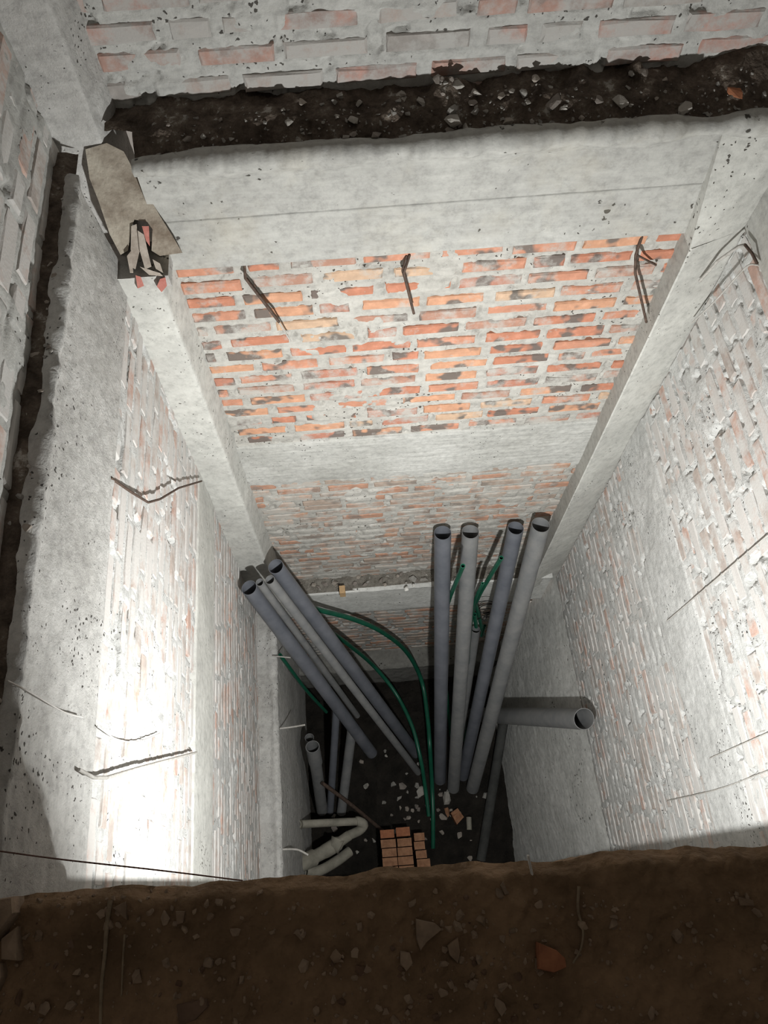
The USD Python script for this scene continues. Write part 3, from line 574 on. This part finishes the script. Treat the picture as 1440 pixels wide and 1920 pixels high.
# left cluster
for (u0, v0, x0, u1, v1, z1, r, mat, lab) in [
        (467, 1102, 1.47, 697, 1412, -6.05, .0425, m_pvc, 'thick grey pipe leaning on the left wall, lowest of the left cluster'),
        (487, 1092, 1.455, 670, 1342, -5.9, .0210, m_pvc_dust, 'thinnest grey pipe of the left cluster, between the thick pipe and its neighbour'),
        (506, 1087, 1.47, 784, 1448, -6.40, .0262, m_pvc_dust, 'medium dusty grey pipe in the middle of the left cluster'),
        (517, 1062, 1.55, 780, 1412, -6.45, .0420, m_pvc, 'thick grey pipe at the upper right of the left cluster, mouth by the left column')]:
    straight('grey_pipe', py(u0, v0, x0), pz(u1, v1, z1), r, mat, lab)
# lower left of the pit
G = thing('socket_pipe', label='grey pipe with a widened socket end leaning in the lower left of the pit', cat='pipe')
a, b = pz(591, 1424, -5.75), pz(604, 1520, -6.45); straight('tube', a, b, .043, m_pvc_dust, None, parent=G)
straight('socket', pz(586, 1400, -5.60), a + (b - a) * .05, .050, m_pvc_dust, None, parent=G, wallt=.006)
straight('grey_pipe', pz(580, 1383, -5.75), pz(600, 1500, -6.50), .033, m_pvc_dust, 'grey pipe behind the socket pipe against the left pit wall')
straight('grey_pipe', pz(631, 1330, -5.75), pz(619, 1522, -6.52), .028, m_pvc, 'upright grey pipe left of centre in the lower left group')
straight('grey_pipe', pz(660, 1368, -6.0), pz(640, 1524, -6.52), .037, m_pvc_dust, 'dusty grey pipe rising towards the left cluster in the lower left group')
obj('steel_rod', rod(smooth_path([pz(604, 1468, -5.9), pz(660, 1510, -6.1), pz(720, 1560, -6.45)], 16), .014, 10), m_rust, smooth=40, label='thin rod lying slanted across the lower left pipes', cat='rod')
el = thing('elbow_pipe', label='pale dusty plastic pipe with an elbow coming out of the left pit wall', cat='pipe')
e0, e1, e2, e3 = pz(552, 1546, -5.75), pz(672, 1540, -5.9), pz(682, 1546, -5.92), pz(655, 1566, -5.98)
obj('tube', pipe(W(smooth_path([e0, pz(610, 1543, -5.82), e1], 14)), .027, .003, 28), m_pale, el, smooth=40, raw=True)
obj('elbow', rod(W(smooth_path([e1 * .97 + e0 * .03, e1, e2, pz(674, 1557, -5.95), e3], 18)), .033, 24), m_pale, el, smooth=40, raw=True)
obj('mouth_ring', pipe(W(np.array([pz(556, 1546, -5.70), pz(562, 1546, -5.78)])), .034, .006, 28), m_pale, el, smooth=40, raw=True)
tr = thing('trap_pipe', label='thick mud-caked pale pipe trap lying under the elbow pipe at lower left', cat='pipe')
obj('tube', rod(W(smooth_path([pz(655, 1566, -5.98), pz(620, 1590, -5.98), pz(580, 1612, -5.96)], 14)), np.array([.036] * 4 + [.05] * 5 + [.046] * 5), 24), m_pale, tr, smooth=40, raw=True)
obj('coupling', rod(W(np.array([pz(634, 1573, -5.97), pz(630, 1582, -5.97), pz(640, 1588, -5.97)])), .052, 20), m_pale, tr, smooth=40, raw=True)
obj('socket', pipe(W(smooth_path([pz(588, 1608, -5.93), pz(562, 1620, -5.85), pz(548, 1628, -5.80)], 10)), .058, .007, 28), m_pale, tr, smooth=40, raw=True)
obj('bent_pipe', pipe(W(smooth_path([pz(572, 1634, -5.9), pz(600, 1632, -5.98), pz(632, 1614, -6.05), pz(656, 1596, -6.1)], 18)), .036, .004, 28), m_pale, smooth=40, raw=True, label='pale curved plastic pipe below the pipe trap next to the ledge', cat='pipe')
straight('grey_pipe', pz(945, 1350, -6.15), pz(902, 1612, -6.45), .036, m_shaded_pvc, 'pipe with shade painted into its colour leaning in the dark corner right of the leaning pipes')

# ------------------------------------------------------------------ green hoses and tubes
def hose(pts, r, label, wallt=.004, n=60, name='green_hose'):
    pa = W(smooth_path(pts, n)); return obj(name, pipe(pa, r, wallt, 18), m_green, smooth=40, raw=True, label=label, cat='hose')
hose([py(548, 1128, 1.56), py(600, 1144, 1.58), py(660, 1160, 1.60), py(715, 1184, 1.60), py(762, 1222, 1.58), py(790, 1275, 1.45), py(801, 1340, 1.18), py(806, 1400, .93), pz(810, 1470, -6.36), pz(812, 1530, -6.42), pz(812, 1590, -6.50)], .0165, 'bright green hose arching from behind the left cluster down to the pit floor')
hose([py(600, 1172, 1.52), py(650, 1206, 1.54), py(700, 1248, 1.54), py(742, 1300, 1.36), py(772, 1360, 1.10), py(788, 1420, .86), pz(797, 1475, -6.30), pz(804, 1530, -6.38)], .0150, 'darker green hose arching below the bright one')
hose([pz(525, 1228, -4.8), pz(545, 1255, -5.0), pz(575, 1295, -5.4), pz(612, 1335, -5.9)], .012, 'dark green hose at the left pit wall under the thick pipe', n=24)
hose([py(868, 1061, 1.42), py(856, 1090, 1.47), py(842, 1125, 1.53), py(832, 1170, 1.56), py(828, 1250, 1.45), py(838, 1300, 1.35), pz(845, 1380, -6.5)], .0125, 'green tube between the two leftmost leaning pipes', name='green_tube')
hose([py(940, 1046, 1.46), py(918, 1082, 1.52), py(897, 1120, 1.56), py(884, 1160, 1.58), py(876, 1260, 1.42), pz(870, 1390, -6.5)], .0125, 'long green tube rising between the second and third leaning pipes', name='green_tube')
hose([py(905, 1094, 1.48), py(893, 1118, 1.50), py(885, 1145, 1.52)], .0095, 'short green tube in front of the long one', n=14, name='green_tube')
hose([py(891, 1128, 1.62), py(898, 1155, 1.62), py(906, 1190, 1.60)], .0135, 'dark green tube slanting across the wire bundle', n=14, name='green_tube')
hose([py(890, 1152, 1.58), py(893, 1175, 1.56)], .014, 'green pipe stub on the bundle behind the second leaning pipe', n=6, name='green_tube')
hose([py(909, 1173, 1.58), py(903, 1192, 1.56)], .0105, 'green stub with a round mouth at the right of the bundle', n=6, name='green_tube')
wb = thing('wire_coil', label='tangle of black cable behind the third leaning pipe', cat='cable')
for k in range(6):
    a = rng.uniform(-.5, .5); c = py(903 + rng.normal(0, 4), 1142 + rng.normal(0, 7), 1.66)
    th = np.linspace(0, 5.2, 30); rr = .055 + .01 * k
    pa = np.stack([c[0] + rr * np.cos(th + k), c[1] - .012 * k + 0 * th, c[2] + rr * 1.5 * np.sin(th + k) * (1 + a * .3)], 1)
    obj('strand', rod(pa, .0028, 6), m_black, wb, smooth=True)
obj('sack', stone(rng, py(914, 1155, 1.62), .04, 1.4), ST[0], label='grey plastic wrapping crumpled behind the third leaning pipe', cat='wrapping')

# ------------------------------------------------------------------ tie wires and reinforcing bars
def wire(pts, r, mat, label, name='tie_wire', cat='wire', n=30):
    return obj(name, rod(smooth_path(pts, n), r, 8), mat, smooth=True, label=label, cat=cat)
def bar(pts, r, mat, label, name='steel_bar', cat='steel bar'):
    return obj(name, rod(np.array(resample(pts, .02)), r, 8), mat, smooth=True, label=label, cat=cat)
hb = lambda u, v, h: py(u, v, 1.74 - h)
bar([hb(458, 488, .0), hb(460, 522, .035), hb(480, 548, .045), hb(523, 604, .06)], .0045, m_rust, 'bent rusty steel bar hanging in front of the bricks at upper left')
bar([hb(463, 522, .012), hb(523, 602, .008)], .0035, m_rust, 'second rusty bar close to the bricks beside the bent left one')
bar([hb(523, 604, .06), hb(545, 640, .05)], .0028, m_wirepale, 'pale tip of wire below the bent left bar', 'tie_wire', 'wire')
bar([hb(768, 478, .0), hb(757, 512, .035), hb(776, 588, .05)], .0045, m_rust, 'bent rusty steel bar in the middle of the orange bricks')
bar([hb(762, 480, .0), hb(754, 508, .03), hb(768, 550, .03)], .003, m_rust, 'short rusty wire beside the middle bent bar', 'tie_wire', 'wire')
bar([hb(1204, 442, .0), hb(1192, 478, .03), hb(1191, 512, .045), hb(1212, 604, .06)], .0045, m_rust, 'bent rusty steel bar at the right end of the orange bricks')
bar([hb(1194, 478, .03), hb(1230, 497, .01)], .0035, m_rust, 'short side wire off the right bent bar', 'tie_wire', 'wire')
hr = lambda u, v, h: px(u, v, 1.25 - h)
bar([py(1312, 527, 1.68), py(1345, 490, 1.66), py(1385, 462, 1.65), py(1397, 459, 1.66)], .005, m_wirepale, 'dusty grey bar across the top of the right column')
bar([hr(1397, 459, .03), hr(1410, 475, .03), hr(1420, 495, .02)], .0045, m_rust, 'bent bar end stuck out of the right beam corner')
wire([hr(1422, 497, .02), hr(1405, 497, .03), hr(1385, 515, .04), hr(1340, 565, .04), hr(1298, 605, .03)], .0028, m_wirepale, 'pale curved wire in front of the right wall below the beam')
wire([hr(1440, 1003, .015), hr(1350, 1080, .015), hr(1250, 1165, .012)], .0022, m_wirepale, 'long straight pale wire lying against the right wall')
wire([hr(1440, 1374, .012), hr(1330, 1422, .012)], .002, m_wirepale, 'pale wire on the lower right wall')
wire([hr(1440, 1445, .010), hr(1345, 1480, .012), hr(1250, 1502, .010)], .002, m_wirepale, 'lowest pale wire on the right wall')
wire([hr(984, 1126, .05), hr(1004, 1126, .04), hr(1018, 1142, .03), hr(1027, 1146, .02)], .0045, m_rust, 'small bent dark wire beside the foot of the right column')
wire([hr(980, 1160, .05), hr(1001, 1158, .03)], .004, m_wirepale, 'short pale wire end right of the leaning pipes')
hl = lambda u, v, h, z: px(u, v, float(xl(z)) + h)
bar([hl(208, 896, .012, -2.2), hl(245, 922, .02, -2.3), hl(278, 942, .03, -2.4), hl(300, 936, .03, -2.5), hl(335, 915, .03, -2.7), hl(378, 902, .02, -2.9)], .0038, m_rust, 'bent brown steel bar across the left brick panel')
bar([hl(148, 1443, .01, -1.9), hl(176, 1458, .03, -2.0), hl(200, 1458, .03, -2.1), hl(260, 1440, .03, -2.3), hl(368, 1411, .02, -2.8)], .0042, m_wirepale, 'dusty bent bar low on the left brick panel')
wire([hl(14, 1276, .008, -1.45), hl(60, 1300, .008, -1.5), hl(120, 1335, .008, -1.6), hl(155, 1345, .01, -1.75)], .0016, m_thread, 'pale thread hanging over the left beam', 'thread', 'thread')
wire([hl(182, 1362, .012, -1.9), hl(220, 1386, .014, -2.1), hl(260, 1390, .014, -2.3), hl(300, 1375, .012, -2.5)], .0016, m_thread, 'pale thread on the left bricks above the dusty bar', 'thread', 'thread')
sp = [pz(-15, 1594, -1.36), pz(120, 1612, -1.42), pz(300, 1632, -1.55), pz(455, 1651, -1.66)]
wire(sp, .0013, m_string, 'thin brown string stretched across the lower left corner', 'string', 'string', 24)
wire([pz(524, 1366, -4.74), pz(548, 1363, -4.75), pz(572, 1359, -4.72)], .0055, m_wirepale, 'upper pale wire end poking out of the left ledge')
wire([pz(520, 1593, -4.74), pz(556, 1593, -4.75), pz(578, 1603, -4.76)], .006, m_wirepale, 'lower pale wire end poking out of the left ledge')
wire([pz(512, 1230, -4.66), pz(545, 1233, -4.66)], .0045, m_wirepale, 'pale wire end by the thick pipe near the back of the left ledge')
wire([pz(999, 1646, -1.40), pz(990, 1604, -1.375)], .0022, m_thread, 'short white stalk standing just beyond the ledge edge', 'stalk', 'stalk')

# ------------------------------------------------------------------ stuffed gap at the top of the left column
pp = lambda u, v, d=0.: py(u, v, 1.79 - .148 * (v - 290) / 220 - d)
sh = thing('formwork_board', label='weathered torn board stuffed in the gap at the head of the left column', cat='board')
out = [(160, 280), (200, 268), (232, 284), (262, 340), (300, 405), (322, 440), (342, 474), (300, 480), (284, 470), (286, 430), (276, 416), (252, 412), (246, 428), (240, 470), (226, 478), (206, 440), (184, 375), (168, 335)]
def cut(out, fr, bk):
    from shapely.geometry import Polygon
    f3 = np.array([pp(u, v, fr) for u, v in out]); b3 = np.array([pp(u, v, bk) for u, v in out])
    pg = Polygon([(u, v) for u, v in out]); tv, tf = trimesh.creation.triangulate_polygon(pg, engine='earcut')
    idx = [int(np.argmin(np.hypot(*(np.array(out) - q).T))) for q in tv]; n = len(out)
    f = [[idx[a] for a in t] for t in tf]; f2 = [[a + n for a in t[::-1]] for t in f]
    for k in range(n): l = (k + 1) % n; f2 += [[k, l, n + l], [k, n + l, n + k]]
    return np.vstack([f3, b3]), np.array(f + f2)
obj('board', cut(out, .006, -.12), m_paper, sh)
for k, (uv, m) in enumerate([([(246, 424), (256, 420), (262, 470), (254, 505), (244, 500)], m_paperin), ([(258, 432), (270, 440), (284, 500), (272, 505), (262, 470)], m_paperin), ([(266, 424), (279, 424), (281, 462), (274, 452)], m_pink),
                             ([(262, 500), (300, 512), (306, 518), (280, 516)], m_paperin), ([(286, 486), (300, 494), (306, 512), (292, 504)], m_paperin), ([(238, 480), (246, 470), (250, 512), (244, 512)], m_paperin), ([(254, 516), (264, 519), (270, 536), (258, 541)], m_pink), ([(300, 523), (310, 520), (313, 536), (303, 548), (294, 537)], m_pink)]):
    obj('paper_scrap', cut(uv, .012 + .004 * (k % 3), .004 + .004 * (k % 3) - .01), m, sh)
